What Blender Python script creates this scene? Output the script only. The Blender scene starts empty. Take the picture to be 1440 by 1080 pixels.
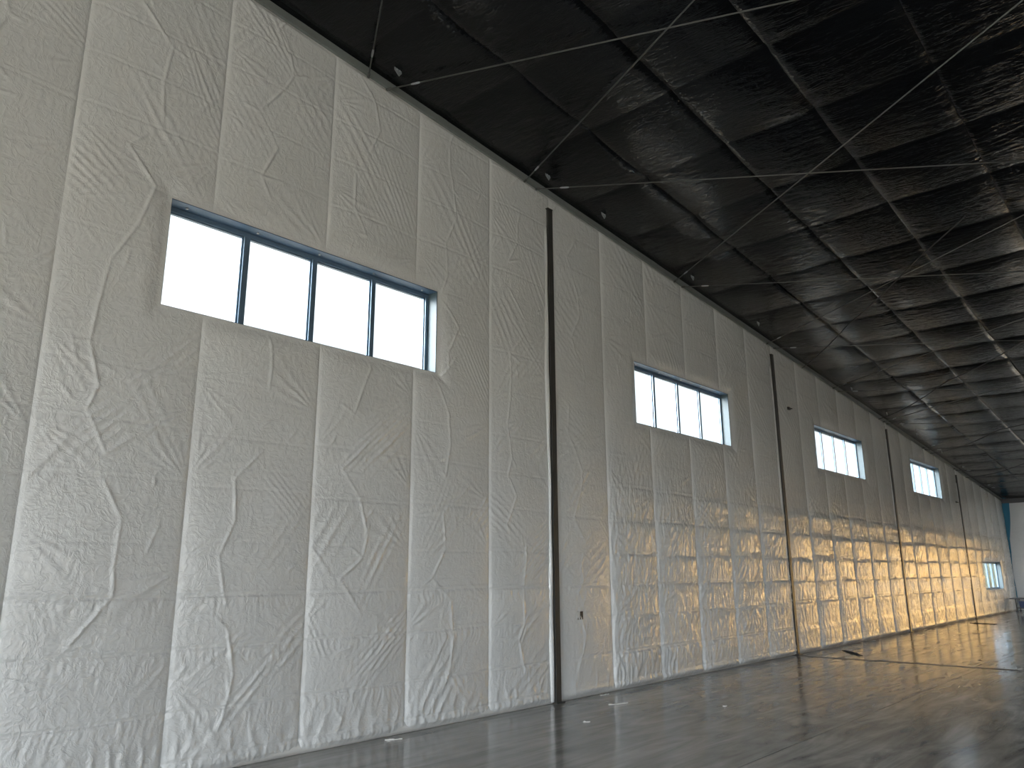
import bpy, math, random
import numpy as np
from mathutils import Matrix, Vector

S = bpy.context.scene
COL = S.collection

# ------------------------------------------------------------------ camera
F_PX, YAW, PITCH, ROLL, DIST, EYE = 1078.99, 0.8382, 0.2410, -0.0052, 6.55, 1.6
def camera():
    cy, sy, cp, sp = math.cos(YAW), math.sin(YAW), math.cos(PITCH), math.sin(PITCH)
    fwd = Vector((sy*cp, cy*cp, sp)); right = Vector((cy, -sy, 0)); up = right.cross(fwd)
    cr, sr = math.cos(ROLL), math.sin(ROLL)
    r = cr*right + sr*up; u = -sr*right + cr*up
    cd = bpy.data.cameras.new('camera'); cam = bpy.data.objects.new('camera', cd); COL.objects.link(cam)
    cd.sensor_fit = 'HORIZONTAL'; cd.sensor_width = 36; cd.lens = F_PX/1440*36; cd.clip_end = 500
    M = Matrix((( r.x, u.x, -fwd.x, 0), (r.y, u.y, -fwd.y, -DIST), (r.z, u.z, -fwd.z, EYE), (0, 0, 0, 1)))
    cam.matrix_world = M
    S.camera = cam
camera()

# ------------------------------------------------------------------ view
S.view_settings.view_transform = 'Standard'; S.view_settings.look = 'None'
S.view_settings.gamma = 1; S.view_settings.use_curve_mapping = False
S.view_settings.exposure = 0.68
S.cycles.use_denoising = True
S.cycles.max_bounces = 8; S.cycles.diffuse_bounces = 5; S.cycles.glossy_bounces = 4; S.cycles.transparent_max_bounces = 12
S.cycles.caustics_reflective = False; S.cycles.caustics_refractive = False
S.cycles.sample_clamp_indirect = 6

# ------------------------------------------------------------------ node helper
class N:
    def __init__(s, tree): s.t = tree; s.n = tree.nodes; s.l = tree.links
    def add(s, typ, ins=None, **kw):
        n = s.n.new(typ)
        for k, v in kw.items(): setattr(n, k, v)
        for k, v in (ins or {}).items():
            if isinstance(v, bpy.types.NodeSocket): s.l.new(v, n.inputs[k])
            else: n.inputs[k].default_value = v
        return n
    def math(s, op, a, b=0.0, clamp=False):
        n = s.add('ShaderNodeMath', {0: a, 1: b}, operation=op, use_clamp=clamp); return n.outputs[0]
    def mix(s, f, a, b, blend='MIX'):
        n = s.n.new('ShaderNodeMix'); n.data_type = 'RGBA'; n.blend_type = blend
        for k, v in ((0, f), (6, a), (7, b)):
            if isinstance(v, bpy.types.NodeSocket): s.l.new(v, n.inputs[k])
            else: n.inputs[k].default_value = v
        return n.outputs[2]

# ------------------------------------------------------------------ sky: bright haze, low evening sun behind the gable wall to the left
SUN = Vector((-0.80, 0.50, 0.26)).normalized()
def sky():
    w = bpy.data.worlds.new('evening_sky'); S.world = w; w.use_nodes = True
    k = N(w.node_tree); k.n.clear()
    tc = k.add('ShaderNodeTexCoord')
    d = tc.outputs['Generated']
    dot = k.add('ShaderNodeVectorMath', {0: d, 1: SUN}, operation='DOT_PRODUCT').outputs['Value']
    dp = k.math('MAXIMUM', dot, 0.0)
    clouds = k.add('ShaderNodeTexNoise', {'Vector': d, 'Scale': 3.2, 'Detail': 5.0, 'Roughness': 0.55})
    cl = k.add('ShaderNodeMapRange', {0: clouds.outputs[0], 1: 0.40, 2: 0.60}).outputs[0]
    base = k.mix(cl, (0.74, 0.87, 0.96, 1), (1.0, 0.98, 0.96, 1))
    g = k.math('ADD', k.math('MULTIPLY', k.math('POWER', dp, 3.0), GLOW), k.math('MULTIPLY', k.math('POWER', dp, 40.0), 6.0))
    warm = k.add('ShaderNodeVectorMath', {0: (0.93, 0.97, 1.0), 'Scale': g}, operation='SCALE').outputs[0]
    tot = k.add('ShaderNodeVectorMath', {0: base, 1: warm}, operation='ADD').outputs[0]
    bg = k.add('ShaderNodeBackground', {'Color': tot, 'Strength': SKY})
    out = k.add('ShaderNodeOutputWorld', {'Surface': bg.outputs[0]})
SKY = 2.0
GLOW = 15.0
TINT = 0.70
sky()
sl = bpy.data.lights.new('sun', 'SUN'); sl.energy = 1.6; sl.angle = math.radians(1.5); sl.color = (1.0, 0.80, 0.56)
so = bpy.data.objects.new('sun', sl); so.rotation_euler = SUN.to_track_quat('Z', 'Y').to_euler(); COL.objects.link(so)

# building: gable-end wall on y = 0, room towards -y, roof falls 1:12 towards +x
ZE, SL, XC, XN, YB = 7.79, -0.0843, 38.3, -12.0, -15.2
COLX, BAY, PITCHX = 8.05, 7.556, 7.556/6
WX0, WW, WZB, WZT = 10.227, 3.26, 3.90, 4.92
def zr(x): return ZE + SL*x
def portal(x, y, z, sx, sy, rot):
    L = bpy.data.lights.new('daylight_portal', 'AREA'); L.shape = 'RECTANGLE'; L.size = sx; L.size_y = sy
    L.cycles.is_portal = True
    o = bpy.data.objects.new('daylight_portal', L); o.location = (x, y, z); o.rotation_euler = rot; COL.objects.link(o)
LIGHT_DOOR_FAR = (-8.4, -2.4, 0.0, 2.45)      # y0, y1, z0, z1 in the far wall, opening added for the gold glow
LIGHT_DOOR_2 = (-14.6, -11.0, 0.0, 3.4)  # second unseen opening, added to brighten the far ceiling
LIGHT_DOOR_NEAR = (-14.2, -1.2, 0.0, 4.2)  # wide unseen opening added to light the near wall from the left
LIGHT_BAYS = [(-11.6, -6.4, 3.4), (-5.6, -0.4, 3.4), (0.4, 5.6, 3.4)]   # x0, x1, height of bays added behind the camera for fill light
portal(XC+.1, (LIGHT_DOOR_FAR[0]+LIGHT_DOOR_FAR[1])/2, LIGHT_DOOR_FAR[3]/2, LIGHT_DOOR_FAR[3], LIGHT_DOOR_FAR[1]-LIGHT_DOOR_FAR[0], (0, math.pi/2, 0))
portal(XN-.1, (LIGHT_DOOR_NEAR[0]+LIGHT_DOOR_NEAR[1])/2, LIGHT_DOOR_NEAR[3]/2, LIGHT_DOOR_NEAR[3], LIGHT_DOOR_NEAR[1]-LIGHT_DOOR_NEAR[0], (0, -math.pi/2, 0))
portal(XC+.1, (LIGHT_DOOR_2[0]+LIGHT_DOOR_2[1])/2, LIGHT_DOOR_2[3]/2, LIGHT_DOOR_2[3], LIGHT_DOOR_2[1]-LIGHT_DOOR_2[0], (0, math.pi/2, 0))
for a, b, h in LIGHT_BAYS:
    portal((a+b)/2, YB-.1, h/2, b-a, h, (math.pi/2, 0, 0))

# ------------------------------------------------------------------ materials
def mat(name, base, rough=0.5, metal=0.0, spec=0.5):
    m = bpy.data.materials.new(name); m.use_nodes = True; k = N(m.node_tree)
    b = k.n['Principled BSDF']
    b.inputs['Base Color'].default_value = (*base, 1); b.inputs['Roughness'].default_value = rough
    b.inputs['Metallic'].default_value = metal; b.inputs['Specular IOR Level'].default_value = spec
    return m, k, b
def vary(k, b, base, scale, amt, detail=4.0, stretch=None):
    tc = k.add('ShaderNodeTexCoord').outputs['Object']
    if stretch: tc = k.add('ShaderNodeMapping', {'Vector': tc, 'Scale': stretch}).outputs[0]
    n = k.add('ShaderNodeTexNoise', {'Vector': tc, 'Scale': scale, 'Detail': detail})
    lo = tuple(c*(1-amt) for c in base)+(1,); hi = tuple(min(1, c*(1+amt)) for c in base)+(1,)
    k.l.new(k.mix(n.outputs[0], lo, hi), b.inputs['Base Color'])
    return tc, n

def liner_mat(name, base, rough, crinkle, spec=0.5, coords=(1, 1, 1)):
    m, k, b = mat(name, base, rough, 0, spec)
    tc, n = vary(k, b, base, 1.3, 0.05)
    sc = k.add('ShaderNodeMapping', {'Vector': k.add('ShaderNodeTexCoord').outputs['Object'], 'Scale': coords}).outputs[0]
    warp = k.add('ShaderNodeTexNoise', {'Vector': sc, 'Scale': 4.0, 'Detail': 2.0})
    wv = k.add('ShaderNodeVectorMath', {0: warp.outputs['Color'], 'Scale': 0.22}, operation='SCALE').outputs[0]
    p = k.add('ShaderNodeVectorMath', {0: sc, 1: wv}, operation='ADD').outputs[0]
    a = k.add('ShaderNodeTexNoise', {'Vector': p, 'Scale': 13.0, 'Detail': 3.0, 'Roughness': 0.55})
    ridge = k.math('ABSOLUTE', k.math('SUBTRACT', a.outputs[0], 0.5))
    ridge = k.math('POWER', k.math('SUBTRACT', 1.0, k.math('MULTIPLY', ridge, 5.0), clamp=True), 2.0)
    fine = k.add('ShaderNodeTexNoise', {'Vector': p, 'Scale': 55.0, 'Detail': 2.0})
    hgt = k.math('ADD', k.math('MULTIPLY', ridge, 0.0022*crinkle), k.math('MULTIPLY', fine.outputs[0], 0.0012*crinkle))
    bump = k.add('ShaderNodeBump', {'Height': hgt, 'Strength': 0.8, 'Distance': 1.0})
    k.l.new(bump.outputs[0], b.inputs['Normal'])
    return m

M_LINER = liner_mat('white_polypropylene_liner', (0.785, 0.80, 0.80), 0.09, 1.1)
M_BLACK = liner_mat('black_polyethylene_liner', (0.002, 0.003, 0.0045), 0.11, 1.0, spec=0.29, coords=(1.6, 0.35, 1))
M_COL, _k, _b = mat('dark_primed_steel', (0.055, 0.055, 0.052), 0.45); vary(_k, _b, (0.055, 0.055, 0.052), 6, 0.3)
M_TRIM, _k, _b = mat('grey_rake_steel', (0.20, 0.22, 0.215), 0.45); vary(_k, _b, (0.20, 0.22, 0.215), 3, 0.2)
M_TAPE, _k, _b = mat('white_seam_tape', (0.82, 0.82, 0.80), 0.25); vary(_k, _b, (0.82, 0.82, 0.80), 8, 0.05)
M_FRAME, _k, _b = mat('blue_grey_window_aluminium', (0.16, 0.24, 0.33), 0.35, 0.4); vary(_k, _b, (0.16, 0.24, 0.33), 9, 0.12)
M_FLASH, _k, _b = mat('painted_window_flashing', (0.05, 0.105, 0.12), 0.5, 0.0); vary(_k, _b, (0.075, 0.115, 0.14), 6, 0.1)
M_HEAD, _k, _b = mat('flare_blue_head_flashing', (0.10, 0.18, 0.30), 0.45, 0.1); vary(_k, _b, (0.10, 0.18, 0.30), 6, 0.1)  # blue of the lens flare put into the flashing colour
M_BOLT, _k, _b = mat('zinc_bolt', (0.5, 0.52, 0.55), 0.3, 0.8); vary(_k, _b, (0.5, 0.52, 0.55), 30, 0.1)
M_ROD, _k, _b = mat('brace_rod_steel', (0.12, 0.125, 0.12), 0.45, 0.3); vary(_k, _b, (0.12, 0.125, 0.12), 20, 0.2)
M_CABLE, _k, _b = mat('black_cable', (0.015, 0.015, 0.016), 0.6); vary(_k, _b, (0.015, 0.015, 0.016), 20, 0.2)
M_BLUE, _k, _b = mat('blue_sheathing', (0.02, 0.22, 0.36), 0.5); vary(_k, _b, (0.02, 0.22, 0.36), 2, 0.15)
M_CLIP, _k, _b = mat('galvanised_clip', (0.30, 0.33, 0.34), 0.4, 0.4); vary(_k, _b, (0.30, 0.33, 0.34), 20, 0.3)
M_GREY, _k, _b = mat('grey_plastic', (0.42, 0.42, 0.40), 0.4); vary(_k, _b, (0.42, 0.42, 0.40), 20, 0.1)
M_DARK, _k, _b = mat('black_plastic', (0.02, 0.02, 0.022), 0.4); vary(_k, _b, (0.02, 0.02, 0.022), 20, 0.2)
M_CORE, _k, _b = mat('wall_panel_steel', (0.22, 0.22, 0.21), 0.5); vary(_k, _b, (0.22, 0.22, 0.21), 2, 0.1)
M_SCRAP, _k, _b = mat('dark_rubber_mat', (0.03, 0.027, 0.025), 0.7); vary(_k, _b, (0.03, 0.027, 0.025), 8, 0.3)
M_PAPER, _k, _b = mat('plastic_offcut', (0.72, 0.71, 0.68), 0.4); vary(_k, _b, (0.72, 0.71, 0.68), 12, 0.1)
M_BIN, _k, _b = mat('navy_plastic', (0.02, 0.035, 0.09), 0.5); vary(_k, _b, (0.02, 0.035, 0.09), 12, 0.2)

def glass_mat():
    m = bpy.data.materials.new('tinted_glass'); m.use_nodes = True; k = N(m.node_tree); k.n.clear()
    tr = k.add('ShaderNodeBsdfTransparent', {'Color': (TINT, TINT*1.01, TINT*1.01, 1)})
    gl = k.add('ShaderNodeBsdfGlossy', {'Color': (1, 1, 1, 1), 'Roughness': 0.02})
    lw = k.add('ShaderNodeLayerWeight', {'Blend': 0.5})
    f = k.math('ADD', k.math('MULTIPLY', k.math('POWER', lw.outputs['Facing'], 5.0), 0.5), 0.03)
    mx = k.add('ShaderNodeMixShader', {0: f, 1: tr.outputs[0], 2: gl.outputs[0]})
    k.add('ShaderNodeOutputMaterial', {'Surface': mx.outputs[0]})
    return m
M_GLASS = glass_mat()

def floor_mat():
    base = (0.14, 0.135, 0.125)
    m, k, b = mat('power_trowelled_concrete', base, 0.2, 0, 0.5)
    g = k.add('ShaderNodeTexCoord').outputs['Object']
    big = k.add('ShaderNodeTexNoise', {'Vector': g, 'Scale': 0.45, 'Detail': 6.0, 'Roughness': 0.6, 'Distortion': 1.2})
    # long curved trowel sweeps
    sw = k.add('ShaderNodeMapping', {'Vector': g, 'Rotation': (0, 0, 0.55), 'Scale': (0.35, 2.4, 1)}).outputs[0]
    sweep = k.add('ShaderNodeTexNoise', {'Vector': sw, 'Scale': 1.6, 'Detail': 5.0, 'Roughness': 0.6, 'Distortion': 1.5})
    t = k.add('ShaderNodeMapRange', {0: k.math('ADD', k.math('MULTIPLY', big.outputs[0], 0.45), k.math('MULTIPLY', sweep.outputs[0], 0.55)), 1: 0.36, 2: 0.66}).outputs[0]
    k.l.new(k.mix(t, (0.15, 0.147, 0.14, 1), (0.46, 0.452, 0.43, 1)), b.inputs['Base Color'])
    r = k.add('ShaderNodeMapRange', {0: sweep.outputs[0], 1: 0.3, 2: 0.7, 3: 0.11, 4: 0.20}).outputs[0]
    k.l.new(r, b.inputs['Roughness'])
    fine = k.add('ShaderNodeTexNoise', {'Vector': g, 'Scale': 7.0, 'Detail': 3.0})
    h = k.math('ADD', k.math('MULTIPLY', sweep.outputs[0], 0.0016), k.math('MULTIPLY', fine.outputs[0], 0.0022))
    bump = k.add('ShaderNodeBump', {'Height': h, 'Strength': 0.5, 'Distance': 1.0})
    k.l.new(bump.outputs[0], b.inputs['Normal'])
    return m
M_FLOOR = floor_mat()
def ground_mat():
    base = (0.32, 0.28, 0.22)
    m, k, b = mat('gravel_yard', base, 0.9); vary(k, b, base, 0.6, 0.3, 8)
    return m
M_GROUND = ground_mat()
M_BAND, _k, _b = mat('dark_floor_band', (0.12, 0.115, 0.105), 0.35); vary(_k, _b, (0.12, 0.115, 0.105), 3, 0.4)  # tone of the darker band across the floor
M_HEDGE, _k, _b = mat('dull_green_scrub', (0.16, 0.19, 0.14), 0.9); vary(_k, _b, (0.16, 0.19, 0.14), 1.2, 0.5, 8)
M_FACADE, _k, _b = mat('gold_reflection_cladding', (0.60, 0.34, 0.09), 0.6); vary(_k, _b, (0.60, 0.34, 0.09), 0.3, 0.12)  # gold front of the added shed, coloured for its reflection

# ------------------------------------------------------------------ mesh helpers
class MB:
    def __init__(s): s.v = []; s.f = []
    def box(s, x0, x1, y0, y1, z0, z1):
        n = len(s.v)
        s.v += [(x0,y0,z0),(x1,y0,z0),(x1,y1,z0),(x0,y1,z0),(x0,y0,z1),(x1,y0,z1),(x1,y1,z1),(x0,y1,z1)]
        s.f += [tuple(n+i for i in q) for q in ((0,3,2,1),(4,5,6,7),(0,1,5,4),(1,2,6,5),(2,3,7,6),(3,0,4,7))]
        return s
    def hexa(s, P):      # 8 corners, same order as box
        n = len(s.v); s.v += [tuple(p) for p in P]
        s.f += [tuple(n+i for i in q) for q in ((0,3,2,1),(4,5,6,7),(0,1,5,4),(1,2,6,5),(2,3,7,6),(3,0,4,7))]
        return s
    def prism(s, poly, axis, a, b):      # extrude a closed polygon along an axis
        n = len(s.v); k = len(poly)
        for t in (a, b):
            for p in poly:
                q = list(p); q.insert(axis, t); s.v.append(tuple(q))
        s.f.append(tuple(range(n, n+k))[::-1]); s.f.append(tuple(range(n+k, n+2*k)))
        for i in range(k):
            j = (i+1) % k; s.f.append((n+i, n+j, n+k+j, n+k+i))
        return s
    def tube(s, pts, r, k=8):
        pts = [Vector(p) for p in pts]; n = len(s.v)
        for i, p in enumerate(pts):
            t = (pts[min(i+1, len(pts)-1)] - pts[max(i-1, 0)]).normalized()
            a = t.cross(Vector((0, 0, 1)) if abs(t.z) < .9 else Vector((1, 0, 0))).normalized(); b = t.cross(a)
            rr = r[i] if isinstance(r, (list, tuple)) else r
            for j in range(k):
                th = 2*math.pi*j/k; s.v.append(tuple(p + rr*(math.cos(th)*a + math.sin(th)*b)))
        for i in range(len(pts)-1):
            for j in range(k):
                s.f.append((n+i*k+j, n+i*k+(j+1) % k, n+(i+1)*k+(j+1) % k, n+(i+1)*k+j))
        s.f.append(tuple(n+j for j in range(k))[::-1]); s.f.append(tuple(n+(len(pts)-1)*k+j for j in range(k)))
        return s
    def mesh(s, name, m, smooth=False):
        me = bpy.data.meshes.new(name); me.from_pydata(s.v, [], s.f); me.materials.append(m); me.update()
        if smooth: me.polygons.foreach_set('use_smooth', [True]*len(me.polygons))
        return me
    def build(s, name, m, parent=None, smooth=False, bevel=0):
        o = bpy.data.objects.new(name, s.mesh(name, m, smooth)); COL.objects.link(o)
        if parent: o.parent = parent
        if bevel:
            q = o.modifiers.new('edge', 'BEVEL'); q.width = bevel; q.segments = 2
        return o
def link_mesh(name, me, parent=None):
    o = bpy.data.objects.new(name, me); COL.objects.link(o)
    if parent: o.parent = parent
    return o
def tag(o, label, cat, group=None, kind=None):
    o['label'] = label; o['category'] = cat
    if group: o['group'] = group
    if kind: o['kind'] = kind
    return o
def empty(name, loc=(0, 0, 0)):
    o = bpy.data.objects.new(name, None); o.location = loc; COL.objects.link(o); return o

# ------------------------------------------------------------------ numpy noise and wrinkle kit
rng = np.random.default_rng(7)
_P = rng.permutation(512); _P = np.concatenate([_P, _P, _P]); _G = rng.uniform(0, 2*np.pi, 512)
def perlin(x, y, seed=0):
    xi = np.floor(x).astype(int); yi = np.floor(y).astype(int); xf = x-xi; yf = y-yi
    u = xf*xf*xf*(xf*(xf*6-15)+10); v = yf*yf*yf*(yf*(yf*6-15)+10)
    def g(ix, iy, dx, dy):
        a = _G[_P[(_P[(ix+seed*17) & 511] + iy) & 511]]
        return np.cos(a)*dx + np.sin(a)*dy
    n00 = g(xi, yi, xf, yf); n10 = g(xi+1, yi, xf-1, yf); n01 = g(xi, yi+1, xf, yf-1); n11 = g(xi+1, yi+1, xf-1, yf-1)
    return (n00*(1-u)+n10*u)*(1-v) + (n01*(1-u)+n11*u)*v
def ridged(x, y, seed=0):
    return 1 - np.minimum(1, np.abs(perlin(x, y, seed))*3.2)
def fan(H, X, Y, x0, y0, ang, spread, R, amp, n, ph):
    """folds radiating from a fixing point"""
    m = (np.abs(X-x0) < R) & (np.abs(Y-y0) < R)
    if not m.any(): return
    dx = X[m]-x0; dy = Y[m]-y0; r = np.hypot(dx, dy); th = np.arctan2(dy, dx)
    d = (th-ang+np.pi) % (2*np.pi)-np.pi
    w = np.exp(-(d/spread)**2)*np.minimum(1, r/(0.18*R))*np.clip(1-r/R, 0, 1)**1.2
    wob = 0.25*perlin(r*4+x0, th*3+y0, 3)
    c = np.cos((d+wob*0.25)*n+ph)
    H[m] += amp*w*(c*0.5+0.5)**1.6
def crease(H, X, Y, a, b, amp, s):
    """one sharp pinched fold from a to b"""
    m = (X > min(a[0], b[0])-5*s) & (X < max(a[0], b[0])+5*s) & (Y > min(a[1], b[1])-5*s) & (Y < max(a[1], b[1])+5*s)
    if not m.any(): return
    L = math.hypot(b[0]-a[0], b[1]-a[1]); tx, ty = (b[0]-a[0])/L, (b[1]-a[1])/L
    dx = X[m]-a[0]; dy = Y[m]-a[1]; t = (dx*tx+dy*ty)/L; d = dx*-ty+dy*tx
    tt = np.clip(t, 0, 1); e = (t-tt)*L
    env = np.sin(np.pi*np.clip(tt*.92+.04, 0, 1))**.6
    H[m] += amp*env*np.exp(-(d*d+e*e)/(2*s*s))*(1-0.6*np.sign(d)*np.clip(np.abs(d)/s, 0, 1)*0.5)
def packet(H, X, Y, cx, cy, ang, L, W, lam, amp, ph):
    """a bundle of nearly parallel tension folds"""
    m = (np.abs(X-cx) < L) & (np.abs(Y-cy) < L)
    if not m.any(): return
    dx = X[m]-cx; dy = Y[m]-cy; c, s = math.cos(ang), math.sin(ang)
    u = dx*c+dy*s; v = -dx*s+dy*c
    v2 = v + 0.10*u*perlin(u*1.5+cx*3, v*1.5+cy*3, 5) + 0.02*perlin(u*3+cx, v*9, 6)
    w = np.exp(-(u/(L*.5))**2-(v/W)**2)
    H[m] += amp*w*(np.cos(v2*2*np.pi/lam+ph)*.5+.5)**1.8

def axis(a, b, step, extra=()):
    n = max(2, int(round((b-a)/step))+1); g = np.linspace(a, b, n)
    for e in extra:
        if a < e < b:
            i = int(np.argmin(np.abs(g-e)))
            if 0 < i < len(g)-1: g[i] = e
    return g
def grid_mesh(name, U, V, P, keep, m):
    """quads over a grid; P is (nv, nu, 3); keep masks the faces"""
    nu, nv = len(U), len(V)
    idx = np.arange(nu*nv).reshape(nv, nu)
    q = np.stack([idx[:-1, :-1], idx[:-1, 1:], idx[1:, 1:], idx[1:, :-1]], -1)[keep]
    used = np.zeros(nu*nv, bool); used[q.ravel()] = True
    remap = np.cumsum(used)-1
    co = P.reshape(-1, 3)[used]; q = remap[q].astype(np.int32)
    me = bpy.data.meshes.new(name)
    me.vertices.add(len(co)); me.vertices.foreach_set('co', co.astype(np.float32).ravel())
    me.loops.add(q.size); me.loops.foreach_set('vertex_index', q.ravel())
    me.polygons.add(len(q)); me.polygons.foreach_set('loop_start', np.arange(0, q.size, 4, dtype=np.int32))
    me.update(calc_edges=True); me.validate()
    me.polygons.foreach_set('use_smooth', np.ones(len(q), bool))
    me.materials.append(m); return me

# ------------------------------------------------------------------ windows: where they stand
WINDOWS = [(WX0+(i-1)*BAY, WZB, WZT) for i in range(4)] + [(WX0+3*BAY, 0.89, 1.91)]
def holes(): return [(x, x+WW, z0, z1) for x, z0, z1 in WINDOWS]

# ------------------------------------------------------------------ gable wall on the left
STRAPS = [0.13, 0.50, 0.99, 1.42, 1.86, 2.35, 2.83, 3.30, 3.86, 4.42, 4.95, 5.50, 6.02, 6.50, 7.0]
def wall_height(X, Z, xl, xr, k):
    """how far the liner stands off the wall, metres"""
    R = random.Random(100+k)
    w = xr-xl; u = (X-xl)/w
    # billow between the vertical seams, fuller right of each seam, tight above the floor
    H = 0.052*np.clip(np.sin(np.pi*np.clip(u, 0, 1)), 0, 1)**0.50*(1.2-0.5*u)
    H *= 0.75+0.5*perlin(Z*0.8+k*3.1, u*0+k, 1)
    H += 0.008*perlin(X*1.4, Z*1.1, 2)
    # folded-in creases of the roll across every panel, strong low down, faint high up
    for j, zs in enumerate(STRAPS):
        zl = zs + 0.025*math.sin(k*1.7+j*2.1)*(0 if j < 4 else 1) + (u-.5)*0.02*math.sin(k+j)
        st = (1.25 if xl < 8.2 else 2.2) if zs < 1.5 else ((0.6 if xl < 8.2 else 1.9) if zs < 3.2 else (0.45 if zs < 5 else 0.8))
        st *= 0.7+0.6*R.random()
        d = Z-zl
        H += st*(-0.0045*np.exp(-(d/0.012)**2) + 0.0035*np.exp(-((d-0.022)/0.014)**2))
        H += 0.006*st*np.exp(-np.abs(d)/0.16)*(d < 0)*np.abs(np.sin(np.pi*np.clip(u, 0, 1)))
        # short gathers hanging below and above it
        g = np.maximum(0, ridged(X*17+perlin(X*3, Z*4, 9)*2.2, Z*3.0+j*7, 4)-.15)
        H += 0.0052*(1+.5*(xl > 8.2))*st*g*(np.exp(-np.abs(d+0.07)/0.11)*(d < 0)+0.35*np.exp(-np.abs(d)/0.08)*(d >= 0))
    # quilted cells between the straps, plain to see in the far bays
    zi = np.array([0.0]+STRAPS[:7]); ci = np.clip(np.searchsorted(zi, Z)-1, 0, 6); cz = (Z-zi[ci])/(zi[ci+1]-zi[ci])
    H += (.0135 if xl > 8.2 else .005)*(Z < zi[7])*(.6+.8*np.abs(perlin(ci*1.9+k*.77, ci*.0+k*2.3, 61))*2)*np.clip(np.sin(np.pi*np.clip(cz, 0, 1)), 0, 1)**.6*np.clip(np.sin(np.pi*np.clip(u, 0, 1)), 0, 1)**.5
    # quiet all-over rumple
    env = 0.6+0.8*np.clip(perlin(X*0.9+5, Z*0.9, 8)+.3, 0, 1)
    H += 0.0016*env*ridged(X*11+2.0*perlin(X*2.2, Z*2.2, 11), Z*4+2.0*perlin(X*2, Z*2, 12), 10)
    far = 1.0 if xl > 8.2 else 0.0
    if far: H += (0.0095*np.exp(-(np.maximum(0, Z-2.4)/.8)**2)+.001)*ridged(X*15+1.6*perlin(X*2.5, Z*2.5, 25), Z*2.2+k, 24)+0.0040*np.exp(-(np.maximum(0, Z-2.6)/.6)**2)*ridged(X*31, Z*9+k, 26)
    H += 0.0014*env*ridged(X*23+1.5*perlin(X*5, Z*5, 14), Z*16, 13)
    # tension folds fanning out of the seam fixings
    for side in (0, 1):
        z = 0.2
        while z < zr(xl)-.3:
            z += R.uniform(0.55, 1.25)
            base = 0.0 if side == 0 else math.pi
            tilt = R.choice((-1, 1))*R.uniform(0.3, 0.95)
            fan(H, X, Z, xl if side == 0 else xr, z, base+tilt, R.uniform(.22, .5), R.uniform(.5, 1.15), R.uniform(.007, .015), R.uniform(16, 30), R.uniform(0, 6))
    for _ in range(15):
        pz = R.uniform(.3, zr(xl)-.2)
        an = (-1 if pz > 4.2 else 1)*(1 if R.random() < .85 else -1)*R.uniform(.55, 1.1)
        packet(H, X, Z, R.uniform(xl, xr), pz, an, R.uniform(.5, 1.3), R.uniform(.08, .28), R.uniform(.05, .13), R.uniform(.003, .010), R.uniform(0, 6))
    # zigzag pinch line where the roll was folded, plus stray pinches
    if k < 8:
        x, z = xl+w*R.uniform(.3, .5), R.uniform(.3, .6)
        while z < zr(xl)-.3:
            nx = xl+w*R.uniform(.22, .58); nz = z+R.uniform(.16, .42)
            if R.random() < .78: crease(H, X, Z, (x, z), (nx, nz), R.uniform(.008, .015), .0085)
            if R.random() < .4: crease(H, X, Z, (nx, nz), (nx+R.uniform(-.2, .25), nz+R.uniform(-.12, .18)), R.uniform(.006, .012), .008)
            x, z = nx, nz
    for _ in range(26 if k < 4 else 12):
        a = (R.uniform(xl+.05, xr-.05), R.uniform(.15, zr(xl)-.2)); th = R.uniform(0, math.pi); L = R.uniform(.07, .26)
        crease(H, X, Z, a, (a[0]+L*math.cos(th), a[1]+L*math.sin(th)), R.uniform(.004, .010), .0085)
    # bunching just above the floor tape
    H += 0.012*np.exp(-((Z-.2)/.12)**2)*np.maximum(0, ridged(X*7+k, Z*2.5, 21)-.2)
    # pulled flat round the windows
    for (a, b, z0, z1) in holes():
        dd = np.maximum(np.maximum(a-X, X-b), np.maximum(z0-Z, Z-z1))
        H *= 1-0.92*np.exp(-(np.maximum(dd, 0)/.10)**2)
    # pinned at the seams, floor and rake
    pin = np.clip(np.minimum(X-xl, xr-X)/0.022, 0, 1)
    H *= pin**.7
    H *= np.clip((Z)/0.07, .1, 1)*np.clip((zr(X)-.10-Z)/.06, .1, 1)
    return np.maximum(H, 0.0)+0.004

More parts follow.
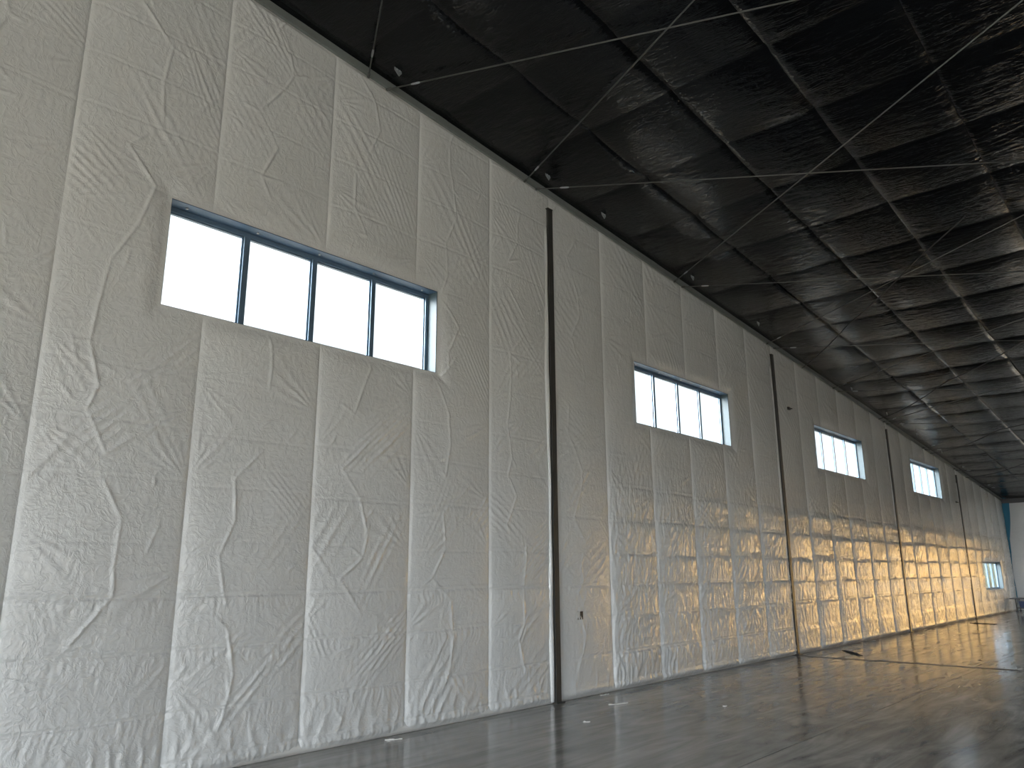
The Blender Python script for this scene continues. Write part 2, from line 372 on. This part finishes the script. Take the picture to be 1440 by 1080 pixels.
def build_wall_left():
    # steel skin behind the liner, cut round the windows
    mb = MB(); xs = [XN]
    for x, z0, z1 in WINDOWS: xs += [x, x+WW]
    xs.append(XC)
    def slab(x0, x1, z0, z1):      # z1 None = up to the roof
        t0, t1 = (zr(x0)+.02, zr(x1)+.02) if z1 is None else (z1, z1)
        mb.hexa([(x0,.0,z0),(x1,.0,z0),(x1,.22,z0),(x0,.22,z0),(x0,.0,t0),(x1,.0,t1),(x1,.22,t1),(x0,.22,t0)])
    wins = {x: (z0, z1) for x, z0, z1 in WINDOWS}
    for a, b in zip(xs, xs[1:]):
        if a in wins: slab(a, b, 0, wins[a][0]); slab(a, b, wins[a][1], None)
        else: slab(a, b, 0, None)
    wall = mb.build('wall_left', M_CORE)
    tag(wall, 'tall end wall lined with wrinkled white sheet, four windows high up and one low', 'wall', kind='structure')
    k0 = -7
    seams = [COLX+.05+PITCHX*j for j in range(k0, 25)]
    seams = [s for s in seams if s < XC-.3] + [XC]
    k = 0
    for xl, xr in zip(seams, seams[1:]):
        if xr < 8.2 and xl > .4: step = (.0125, .0135)
        elif xr <= 16: step = (.016, .020)
        else: step = (.024, .030)
        if xl < .4: step = (.05, .05)
        ex = [e for h in holes() for e in h[:2]]; ez = [e for h in holes() for e in h[2:]]
        U = axis(xl, xr, step[0], ex); V = axis(0.0, 1.0, step[1]/7.0)
        # rows follow real z below, top row follows the rake
        top = zr(xl)-.085
        V = axis(0.004, top, step[1], ez)
        X, Z = np.meshgrid(U, V)
        # squeeze the last 1.2 m so that the top edge follows the slope
        ztop = zr(X)-.085
        Zw = np.where(Z > top-1.2, (Z-(top-1.2))/1.2*(ztop-(top-1.2))+(top-1.2), Z)
        if any(h[2] > top-1.2 or h[3] > top-1.2 for h in holes() if h[0] < xr and h[1] > xl): Zw = Z+(ztop-top)*np.clip((Z-5.05)/(top-5.05), 0, 1)
        H = wall_height(X, Zw, xl, xr, k)
        P = np.stack([X, -H, Zw], -1)
        cx = (X[:-1, :-1]+X[1:, 1:])/2; cz = (Zw[:-1, :-1]+Zw[1:, 1:])/2
        keep = np.ones(cx.shape, bool)
        for a, b, z0, z1 in holes(): keep &= ~((cx > a) & (cx < b) & (cz > z0) & (cz < z1))
        link_mesh('liner_panel', grid_mesh('liner_panel', U, V, P, keep, M_LINER), wall)
        k += 1
    return wall
wall = build_wall_left()

# rake trim along the top of the wall
def rake():
    x0, x1 = XN, XC
    mb = MB()
    mb.hexa([(x0,-.045,zr(x0)-.105),(x1,-.045,zr(x1)-.105),(x1,.0,zr(x1)-.105),(x0,.0,zr(x0)-.105),
             (x0,-.045,zr(x0)-.01),(x1,-.045,zr(x1)-.01),(x1,.0,zr(x1)-.01),(x0,.0,zr(x0)-.01)])
    o = mb.build('trim_1', M_TRIM, bevel=.004)
    tag(o, 'grey steel rake angle running down the top edge of the white wall', 'trim', kind='structure')
    # joints where two lengths meet
    for x in np.arange(0.8, XC, 5.04):
        x = float(x)
        MB().hexa([(x,-.052,zr(x)-.110),(x+.16,-.052,zr(x+.16)-.110),(x+.16,-.044,zr(x+.16)-.110),(x,-.044,zr(x)-.110),
                   (x,-.052,zr(x)-.015),(x+.16,-.052,zr(x+.16)-.015),(x+.16,-.044,zr(x+.16)-.015),(x,-.044,zr(x)-.015)]).build('splice_plate', M_TRIM, o)
rake()
# sealing tape at the foot of the wall
def foot_tape():
    mb = MB(); R = random.Random(5); n = 260; xs = np.linspace(XN, XC, n)
    b0 = len(mb.v)
    for i, x in enumerate(xs):
        t = .105+.012*R.random()
        mb.v += [(x, -.012-.006*R.random(), 0.002), (x, -.016-.012*R.random(), t*.55), (x, -.008, t)]
    for i in range(n-1):
        for j in range(2):
            a = b0+i*3+j; mb.f.append((a, a+3, a+4, a+1))
    o = mb.build('baseboard_left', M_TAPE, smooth=True)
    q = o.modifiers.new('thick', 'SOLIDIFY'); q.thickness = .003
    tag(o, 'strip of white tape sealing the liner to the concrete along the foot of the wall', 'tape', kind='structure')
foot_tape()

# ------------------------------------------------------------------ windows
def build_window(i, x, z0, z1, label):
    w = empty('window_%d' % (i+1), (x, 0, z0)); tag(w, label, 'window', kind='structure')
    W, Hh = WW, z1-z0; fy0, fy1 = .150, .205; fw = .050
    def p(mb, name, m, parent=w, **kw): return mb.build(name, m, parent, **kw)
    p(MB().box(0, W, .0, .150, Hh-.006, Hh), 'head_flashing', M_HEAD)
    p(MB().box(0, W, .0, .150, 0, .006), 'sill_flashing', M_FLASH)
    for s in (0, 1): p(MB().box(W-.006 if s else 0, W if s else .006, .0, .150, .006, Hh-.006), 'jamb_flashing', M_FLASH)
    # outer frame: stepped profile
    fr = MB()
    for (a, b, c, d) in ((0, W, 0, fw), (0, W, Hh-fw, Hh), (0, fw, fw, Hh-fw), (W-fw, W, fw, Hh-fw)):
        fr.box(a, b, fy0, fy1, c, d)
    for (a, b, c, d) in ((fw, W-fw, fw, fw+.014), (fw, W-fw, Hh-fw-.014, Hh-fw), (fw, fw+.014, fw, Hh-fw), (W-fw-.014, W-fw, fw, Hh-fw)):
        fr.box(a, b, fy0+.022, fy1, c, d)
    p(fr, 'frame', M_FRAME)
    pw = (W-2*fw)/4
    for j in (1, 2, 3):
        c = fw+pw*j
        m = MB().box(c-.028, c+.028, fy0+.002, fy1, fw, Hh-fw)
        m.box(c-.046, c+.046, fy0+.026, fy1, fw, Hh-fw)
        p(m, 'mullion', M_FRAME)
    for j in range(4):
        a = fw+pw*j+(.014 if j == 0 else .046); b = fw+pw*(j+1)-(.014 if j == 3 else .046)
        p(MB().box(a, b, fy0+.036, fy0+.042, fw+.014, Hh-fw-.014), 'pane', M_GLASS)
    for j in range(5):
        bx = .18+(W-.36)*j/4
        ps = [(bx+.013*math.cos(t), .075+.013*math.sin(t)) for t in np.linspace(0, 2*math.pi, 6, endpoint=False)]
        p(MB().prism(ps, 2, Hh-.018, Hh-.006), 'bolt', M_BOLT)
WL = ['largest ribbon window, four panes, left of the first dark column',
      'four-pane ribbon window between the first and second dark columns',
      'four-pane ribbon window between the second and third dark columns',
      'small distant high window between the third and fourth dark columns',
      'low window near the floor in the far bay beside the corner']
for i, (x, z0, z1) in enumerate(WINDOWS): build_window(i, x, z0, z1, WL[i])

# ------------------------------------------------------------------ endwall columns
CL = ['dark steel column nearest the camera, right of the largest window',
      'second dark steel column, between the second and third windows',
      'third dark steel column, right of the third window',
      'farthest dark steel column, left of the low window']
for i in range(4):
    x = COLX-.03+i*BAY; zt = 7.455+SL*x
    c = empty('steel_column', (x, 0, 0)); tag(c, CL[i], 'column', 'steel columns standing along the wall')
    f = MB().box(0, .10, -.062, -.056, 0, zt); f.box(0, .008, -.056, -.03, 0, zt); f.box(.092, .10, -.056, -.03, 0, zt)
    f.build('flange', M_COL, c)
    MB().box(.045, .055, -.056, 0, 0, zt-.02).build('web', M_COL, c)
    MB().box(-.006, .106, -.066, -.0, zt, zt+.012).build('cap_plate', M_COL, c)
    MB().box(-.03, .13, -.10, -.0, .0, .012).build('base_plate', M_COL, c)
    lm = MB()
    # liner tucked against the left of the column
    n = 60; v0 = 0
    for j in range(n+1):
        z = .02+(zt-.3)*j/n; bulge = (.020+.018*math.sin(j*.31+i)**2)*(1 if i == 0 else .25)
        lm.v += [(-.075-.02*math.sin(j*.2+i), -.030, z), (-.045, -.040-bulge*.6, z), (-.015, -.036-bulge*.35, z), (-.002, -.028, z)]
    for j in range(n):
        for q in range(3):
            a = j*4+q; lm.f.append((a, a+1, a+5, a+4))
    o = lm.build('liner_cuff', M_LINER, c, smooth=True); s = o.modifiers.new('thick', 'SOLIDIFY'); s.thickness = .002

# ------------------------------------------------------------------ ceiling
SEAMY = [0.0, -.14, -1.38, -2.60, -3.78, -5.07, -6.30, -7.55]
PL0, PLP = 8.62, 1.355
def ceil_height(X, Y, yl, yr, k):
    R = random.Random(500+k)
    v = (Y-yl)/(yr-yl); w = abs(yr-yl)
    ph = (X-PL0 + .05*perlin(Y*.9, X*.2, 31))/PLP
    cell = np.floor(ph); u = ph-cell
    cr = 0.5+0.5*np.abs(perlin(cell*1.37+.5, Y*.4+k, 32))*2
    H = 0.068*cr*np.sin(np.pi*np.clip(u, 0, 1))**.55*(1.2-.4*u)*(0.85+0.15*np.sin(np.pi*np.clip(v, 0, 1))**.5)
    H += 0.012*np.sin(np.pi*np.clip(v, 0, 1))**.5
    H += 0.010*perlin(X*1.1, Y*1.3, 33)
    # long fine folds running with the purlins
    mask = np.clip(perlin(X*.8, Y*.9, 34)*1.6+.45, 0, 1)
    H += 0.0075*mask*ridged(X*13+perlin(X*2, Y*2, 36), Y*1.6, 35)
    H += 0.0035*mask*ridged(X*29+perlin(X*4, Y*3, 38), Y*3, 37)
    e = np.minimum(np.abs(v), np.abs(1-v))*w
    H += 0.0080*np.exp(-e/.22)*ridged(X*18+Y*4, Y*2.0, 39)*mask
    # fans from the purlin / seam crossings
    n0 = int(math.floor((X.min()-PL0)/PLP)); n1 = int(math.ceil((X.max()-PL0)/PLP))
    for n in range(n0, n1+1):
        for yy, sgn in ((yl, -1), (yr, 1)):
            if R.random() < .75:
                fan(H, X, Y, PL0+PLP*n+R.uniform(-.03, .03), yy, sgn*math.pi/2+R.uniform(-.35, .35), R.uniform(.25, .5), R.uniform(.5, .9), R.uniform(.006, .012), R.uniform(14, 26), R.uniform(0, 6))
    H *= .86+.14*np.clip(e/.10, 0, 1)
    if w < .5: H *= .15
    H -= .006*np.exp(-(e/.012)**2)
    return np.maximum(H, 0)+.003
def build_ceiling():
    mb = MB()
    mb.hexa([(XN,YB,zr(XN)),(XC+.2,YB,zr(XC+.2)),(XC+.2,.22,zr(XC+.2)),(XN,.22,zr(XN)),
             (XN,YB,zr(XN)+.15),(XC+.2,YB,zr(XC+.2)+.15),(XC+.2,.22,zr(XC+.2)+.15),(XN,.22,zr(XN)+.15)])
    core = mb.build('ceiling', M_DARK)
    tag(core, 'sloping roof hung with shiny black plastic sheet in long quilted strips', 'ceiling', kind='structure')
    for k, (yl, yr) in enumerate(zip(SEAMY, SEAMY[1:])):
        U = axis(1.0, XC, .030); V = axis(yr, yl, .036)
        X, Y = np.meshgrid(U, V)
        H = ceil_height(X, Y, yl, yr, k)
        P = np.stack([X, Y, zr(X)-H], -1)
        o = link_mesh('ceiling_panel', grid_mesh('ceiling_panel', U, V, P[:, :, :], np.ones((len(V)-1, len(U)-1), bool), M_BLACK), core)
        o.data.flip_normals()
    # the rest of the roof, behind and beside the camera
    for (x0, x1, y0, y1) in ((XN, 1.0, -7.55, 0), (XN, XC, YB, -7.55)):
        U = axis(x0, x1, .12); V = axis(y0, y1, .15); X, Y = np.meshgrid(U, V)
        H = ceil_height(X, Y, y1, y0, 20)
        o = link_mesh('ceiling_panel', grid_mesh('ceiling_panel', U, V, np.stack([X, Y, zr(X)-H], -1), np.ones((len(V)-1, len(U)-1), bool), M_BLACK), core)
        o.data.flip_normals()
build_ceiling()

# ------------------------------------------------------------------ far wall with the blue gap and the openings added for light
def build_far():
    mb = MB(); y0, y1, z0, z1 = LIGHT_DOOR_FAR; zt = zr(XC)+.02
    mb.box(XC, XC+.2, y1, .22, 0, zt); mb.box(XC, XC+.2, YB, LIGHT_DOOR_2[0], 0, zt); mb.box(XC, XC+.2, LIGHT_DOOR_2[1], y0, 0, zt); mb.box(XC, XC+.2, LIGHT_DOOR_2[0], LIGHT_DOOR_2[1], LIGHT_DOOR_2[3], zt); mb.box(XC, XC+.2, y0, y1, z1, zt)
    o = mb.build('wall_right', M_BLUE)
    tag(o, 'far side wall of blue sheathing under a white liner that gapes at the corner', 'wall', kind='structure')
    spans = [(-.0, -1.2), (-1.2, y1), (y1, -3.6), (-3.6, -4.8), (-4.8, -6), (-6, -7.2), (-7.2, y0), (y0, -9.7), (-9.7, LIGHT_DOOR_2[1])]
    for k, (a, b) in enumerate(spans):
        zlo = z1 if (b >= y0 and a <= y1) else 0.0
        U = axis(b, a, .04); V = axis(zlo+.004, zr(XC)-.07, .04); Y, Z = np.meshgrid(U, V)
        H = 0.03*np.abs(np.sin(np.pi*(Y-a)/(b-a)))**.6+.006*ridged(Y*9+perlin(Y*2, Z*2, 41), Z*1.2, 42)+.004*ridged(Y*3, Z*6, 43)
        e = np.minimum(a-Y, Y-b); H *= np.clip(e/.03, 0, 1)
        Yn = Y
        if k == 0:   # edge pulled away from the corner towards the top
            gap = np.where(Z > 1.9, .28*((Z-1.9)/2.6)**1.25, 0)+.035*np.abs(np.sin(Z*2.2))+.02
            Yn = b+(Y-b)*(abs(b)-gap)/abs(b)
        P = np.stack([XC-H-.006+0*Y, Yn, Z], -1)
        q = link_mesh('liner_panel', grid_mesh('liner_panel', U, V, P, np.ones((len(V)-1, len(U)-1), bool), M_LINER), o)
        q.data.flip_normals()
    s = MB().box(XC-.14, XC-.01, YB, -.03, zr(XC)-.19, zr(XC)-.03)
    s.box(XC-.14, XC-.13, YB, -.03, zr(XC)-.23, zr(XC)-.19)
    tag(s.build('trim_2', M_DARK), 'black eave strut along the top of the far wall', 'trim', kind='structure')
    d = MB().box(XC-.02, XC+.2, y0-.06, y0, 0, z1+.06); d.box(XC-.02, XC+.2, y1, y1+.06, 0, z1+.06); d.box(XC-.02, XC+.2, y0, y1, z1, z1+.06)
    tag(d.build('light_door_1', M_COL), 'dark frame of the unseen opening added to the far wall for its glow', 'door', kind='structure')
build_far()
def build_unseen_walls():
    mb = MB(); y0, y1, z0, z1 = LIGHT_DOOR_NEAR; zt = zr(XN)
    mb.box(XN-.2, XN, y1, .22, 0, zt); mb.box(XN-.2, XN, YB, y0, 0, zt); mb.box(XN-.2, XN, y0, y1, z1, zt)
    tag(mb.build('wall_near', M_LINER), 'white lined wall behind the camera with a wide opening added to let light in', 'wall', kind='structure')
    mb = MB(); x = XN
    def col(a, b, h):
        mb.hexa([(a,YB-.2,h),(b,YB-.2,h),(b,YB,h),(a,YB,h),(a,YB-.2,zr(a)),(b,YB-.2,zr(b)),(b,YB,zr(b)),(a,YB,zr(a))])
    for a, b, h in LIGHT_BAYS:
        col(x, a, 0); col(a, b, h); x = b
    col(x, XC+.2, 0)
    tag(mb.build('wall_back', M_LINER), 'white lined wall opposite the windows with three open bays added for fill light', 'wall', kind='structure')
build_unseen_walls()

# ------------------------------------------------------------------ floor slabs with sawn joints
def build_floor():
    base = MB().box(XN, XC+.2, YB, .22, -.30, -.03).build('floor', M_FLOOR)
    tag(base, 'glossy grey trowelled concrete floor with sawn joints', 'floor', kind='structure')
    g = .006; gx = .125
    for (a, b) in ((XN, 15.45), (15.45, XC+.2)):
        for (c, d) in ((-3.25, .22), (YB, -3.25)):
            MB().box(a+(gx if a > XN else 0), b-(gx if b < XC else 0), c+(g if c > YB else 0), d-(g if d < 0 else 0), -.03, 0).build('slab', M_FLOOR, base)
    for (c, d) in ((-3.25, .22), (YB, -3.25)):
        q = MB().box(15.45-.12, 15.45+.12, c+(g if c > YB else 0), d-(g if d < 0 else 0), -.03, -.002).build('floor_band', M_BAND, base); q['label'] = 'dark band across the floor'  # darker strip between the slabs
    gr = MB().box(-140, 180, -160, 140, -.5, -.32)
    tag(gr.build('ground', M_GROUND), 'gravel yard outside', 'ground', kind='structure')
    # scrubby bank added outside to dull the brightness of the low window
    U = np.linspace(60, 170, 420); V = np.linspace(-4, 4, 40); X, Y = np.meshgrid(U, V)
    Zb = (3.6+1.3*perlin(X*.35, Y*0+3, 51)+.7*perlin(X*1.7, Y*.9, 52))*np.clip(1-(Y/4)**2, 0, 1)**.7+.5*perlin(X*3, Y*3, 53)-.35
    hb = link_mesh('added_scrub_bank', grid_mesh('added_scrub_bank', U, V, np.stack([X, Y+6.5+X*.055, Zb], -1), np.ones((39, 419), bool), M_HEDGE))
    tag(hb, 'dull green scrub bank added outside to darken the low window', 'bank', kind='structure')
    # unseen shed added across the yard to feed the gold reflections
    sh = MB()
    for i in range(60): sh.box(62, 62.06 if i % 2 else 62.0+.09, -74+i*1.2, -74+(i+1)*1.2, -.3, 8)
    sh.box(62.1, 75, -74, -2, -.3, 8.2)
    tag(sh.build('reflection_shed', M_FACADE), 'tan shed added beyond the far opening for the gold reflections', 'reflector', kind='structure')
build_floor()

# ------------------------------------------------------------------ brace rods under the roof
DR = 6.2
def rod(x0, x1, label):
    a = Vector((x0, -.05, zr(x0)-.125)); b = Vector((x1, -DR, zr(x1)-.125))
    r = empty('brace_rod', a); tag(r, label, 'rod', 'brace rods crossing under the black ceiling')
    d = b-a
    MB().tube([(0, 0, 0), tuple(d)], .0085, 8).build('bar', M_ROD, r, smooth=True)
    MB().tube([tuple(d*.046), tuple(d*.050), tuple(d*.060), tuple(d*.064)], [.009, .013, .013, .009], 8).build('turnbuckle', M_BOLT, r, smooth=True)
    MB().tube([tuple(d.normalized()*-.03), tuple(d.normalized()*.035)], .018, 8).build('hillside_washer', M_ROD, r, smooth=True)
order = ['first', 'second', 'third', 'fourth', 'fifth', 'sixth', 'seventh', 'eighth', 'ninth', 'tenth']
pairs = [(4.74, 1.0), (5.04, 7.45), (7.53, 5.0), (7.80, 11.5), (11.63, 7.95), (11.92, 15.35), (15.46, 12.05), (15.81, 19.1), (19.25, 15.9),
         (19.6, 22.9), (23.05, 19.7), (23.35, 26.7), (26.85, 23.5), (27.15, 30.4), (30.6, 27.3), (30.9, 34.2), (34.4, 31.1), (34.7, 37.9)]
rl = ['steel brace rod nearest the left edge, rising steeply out of frame',
      'steel brace rod sloping gently up to the right from above the largest window',
      'steel brace rod rising steeply right from above the first dark column',
      'nearly level steel brace rod starting just above the first dark column',
      'long steel brace rod rising right from above the second window',
      'nearly level steel brace rod starting above the right end of the second window',
      'steel brace rod rising right from just above the second dark column',
      'level steel brace rod starting just right of the second dark column top']
for i, (a, b) in enumerate(pairs):
    lab = rl[i] if i < len(rl) else '%s distant steel brace rod past the second dark column, %s' % (order[i-8], 'crossing back towards the camera' if b < a else 'running on away from the camera')
    rod(a, b, lab)

# loose dark cables sagging from the wall top to the roof further in
def cable(x0, x1, y1, sag, label):
    pts = []
    for t in np.linspace(0, 1, 40):
        x = x0+(x1-x0)*t; y = -.04+(y1+.04)*t
        z = zr(x)-.16-sag*abs(math.sin(math.pi*2.5*t))*(1-.3*t)
        pts.append((x, y, z))
    o = MB().tube(pts, .010, 6).build('cable', M_CABLE, smooth=True); tag(o, label, 'cable', 'loose cables under the ceiling')
cable(22.6, 16.0, -6.0, .10, 'thin black cable sagging in loops from the wall above the third dark column')
cable(27.6, 22.0, -6.0, .12, 'thin black cable sagging from the wall above the farthest high window')
cable(32.2, 27.0, -6.0, .11, 'thin black cable drooping near the fourth dark column top')
cable(17.3, 12.0, -4.6, .05, 'thin black cable drooping above the third window')

# small metal clips hanging from the purlins close to the wall
def clip(x, label):
    c = empty('purlin_clip', (x, -.33, zr(x)-.03)); tag(c, label, 'clip', 'purlin clips along the edge of the ceiling')
    MB().prism([(-.055, .0), (.045, .0), (.055, -.05), (.02, -.10), (-.015, -.075), (-.05, -.045)], 1, -.004, .004).build('tab', M_CLIP, c)
    MB().box(-.05, .05, -.03, .03, -.004, .004).build('foot', M_CLIP, c)
    for s in (-.02, .022): MB().tube([(s, -.012, -.03), (s, .012, -.03)], .009, 6).build('bolt', M_BOLT, c)
cx = [4.95, 7.70, 9.05, 11.77, 14.42, 19.7, 22.41, 23.75, 25.18, 27.9, 30.6]
cn = ['nearest purlin clip, alone above the wall left of the first column', 'purlin clip just above the first dark column',
      'purlin clip right of the first dark column', 'purlin clip above the second window', 'purlin clip left of the second dark column top',
      'purlin clip midway between second and third columns', 'purlin clip just left of the third dark column top', 'first of two close clips right of the third column',
      'second of two close clips right of the third column', 'purlin clip above the farthest high window', 'tiny purlin clip near the fourth dark column']
for x, n in zip(cx, cn): clip(x, n)

# ------------------------------------------------------------------ wall boxes, holes, debris
def outlet(x, z, label):
    o = empty('outlet_box', (x, -.012, z)); tag(o, label, 'outlet', 'outlet boxes on the white wall')
    MB().box(-.06, .07, -.035, .0, -.06, .055).build('box', M_GREY, o, bevel=.004)
    MB().box(.005, .066, -.041, -.035, -.055, .05).build('socket_face', M_DARK, o)
    MB().box(-.052, -.005, -.040, -.035, -.03, .045).build('cover', M_PAPER, o)
outlet(8.56, 1.04, 'grey outlet box right beside the nearest column')
outlet(16.36, 1.03, 'distant outlet box just right of the second dark column')
outlet(23.8, 1.05, 'tiny dark outlet box just right of the third dark column')
def tear_mark(x, z, label):  # torn spots in the liner, drawn as small dark raised blocks
    o = empty('liner_tear', (x, -.02, z)); tag(o, label, 'tear', 'dark tears in the liner built as small blocks')
    MB().box(-.05, .05, -.05, .0, -.03, .03).build('plate', M_COL, o)
    MB().tube([(0, -.05, 0), (0, -.11, -.02)], .012, 8).build('stub', M_COL, o)
tear_mark(16.28, 5.06, 'tiny dark bracket on the wall right of the second column, high up')
tear_mark(30.15, 3.89, 'tiny dark bracket on the wall left of the fourth column')

def strip(a, b, w, m, label, name, cat, group=None, th=.012):
    a = Vector((*a, 0)); b = Vector((*b, 0)); d = (b-a).normalized(); n = Vector((-d.y, d.x, 0)); R = random.Random(int(a.x*100))
    mb = MB(); K = 9; v0 = []
    for i in range(K):
        t = i/(K-1); c = a.lerp(b, t); ww = w*(.7+.3*math.sin(math.pi*t))*(.8+.4*R.random()); up = th*(.3+R.random())
        v0.append((c+n*ww, c-n*ww, up))
    for l, r, u in v0: mb.v += [(l.x, l.y, .0005), (r.x, r.y, .0005), (r.x, r.y, .002+u), (l.x, l.y, .002+u*.6)]
    for i in range(K-1):
        for j in range(4): mb.f.append((i*4+j, i*4+(j+1) % 4, (i+1)*4+(j+1) % 4, (i+1)*4+j))
    mb.f.append((3, 2, 1, 0)); e = (K-1)*4; mb.f.append((e, e+1, e+2, e+3))
    tag(mb.build(name, m), label, cat, group)
strip((16.98, -.47), (16.19, -1.04), .07, M_SCRAP, 'dark flat strip of debris on the floor right of the second column', 'floor_mat', 'debris', th=.02)
strip((28.18, -.41), (27.9, -1.15), .09, M_SCRAP, 'dark flat strip of debris on the far gold-lit floor before the fourth column', 'floor_mat', 'debris', th=.02)
strip((8.35, -.62), (8.62, -.72), .010, M_PAPER, 'thin white offcut on the floor right of the nearest column', 'plastic_scrap', 'scrap')
strip((8.9, -.10), (9.05, -.13), .012, M_PAPER, 'small white offcut close to the wall foot right of the nearest column', 'plastic_scrap', 'scrap')
strip((5.22, -.15), (5.38, -.22), .014, M_PAPER, 'small clear offcut by the wall foot under the first window', 'plastic_scrap', 'scrap')
strip((7.25, -1.05), (7.31, -1.10), .010, M_PAPER, 'tiny white chip on the floor in front of the nearest column', 'plastic_scrap', 'scrap')
strip((9.15, -1.75), (9.2, -1.77), .010, M_PAPER, 'tiny white chip out on the open floor', 'plastic_scrap', 'scrap')

# low work cart in the far corner
def cart():
    c = empty('work_cart', (36.2, -.78, 0)); tag(c, 'low dark work cart loaded with tubs in the far corner', 'cart')
    MB().box(-.35, .45, -.9, .60, .50, .54).build('top', M_DARK, c, bevel=.006)
    for x in (-.30, .40):
        for y in (-.85, .40): MB().tube([(x, y, .05), (x, y, .50)], .02, 8).build('leg', M_COL, c)
    for x in (-.30, .40):
        for y in (-.85, .40): MB().tube([(x-.02, y, .045), (x+.02, y, .045)], .045, 12).build('caster', M_DARK, c)
    MB().box(-.30, .40, -.85, .40, .16, .19).build('shelf', M_DARK, c)
    def tub(x, y, z, w, h, m, label):
        t = empty('storage_tub', (x, y, z)); tag(t, label, 'tub', 'tubs on the work cart')
        b = MB().hexa([(-w*.85,-w*.85,0),(w*.85,-w*.85,0),(w*.85,w*.85,0),(-w*.85,w*.85,0),(-w,-w,h),(w,-w,h),(w,w,h),(-w,w,h)]); b.build('body', m, t)
        MB().box(-w-.015, w+.015, -w-.015, w+.015, h, h+.02).build('lid', M_GREY, t)
    tub(36.2, -.65, .19, .20, .24, M_BIN, 'navy tub on the lower shelf of the work cart')
    tub(36.2, -1.22, .19, .20, .26, M_GREY, 'grey tub on the lower shelf of the work cart')
cart()
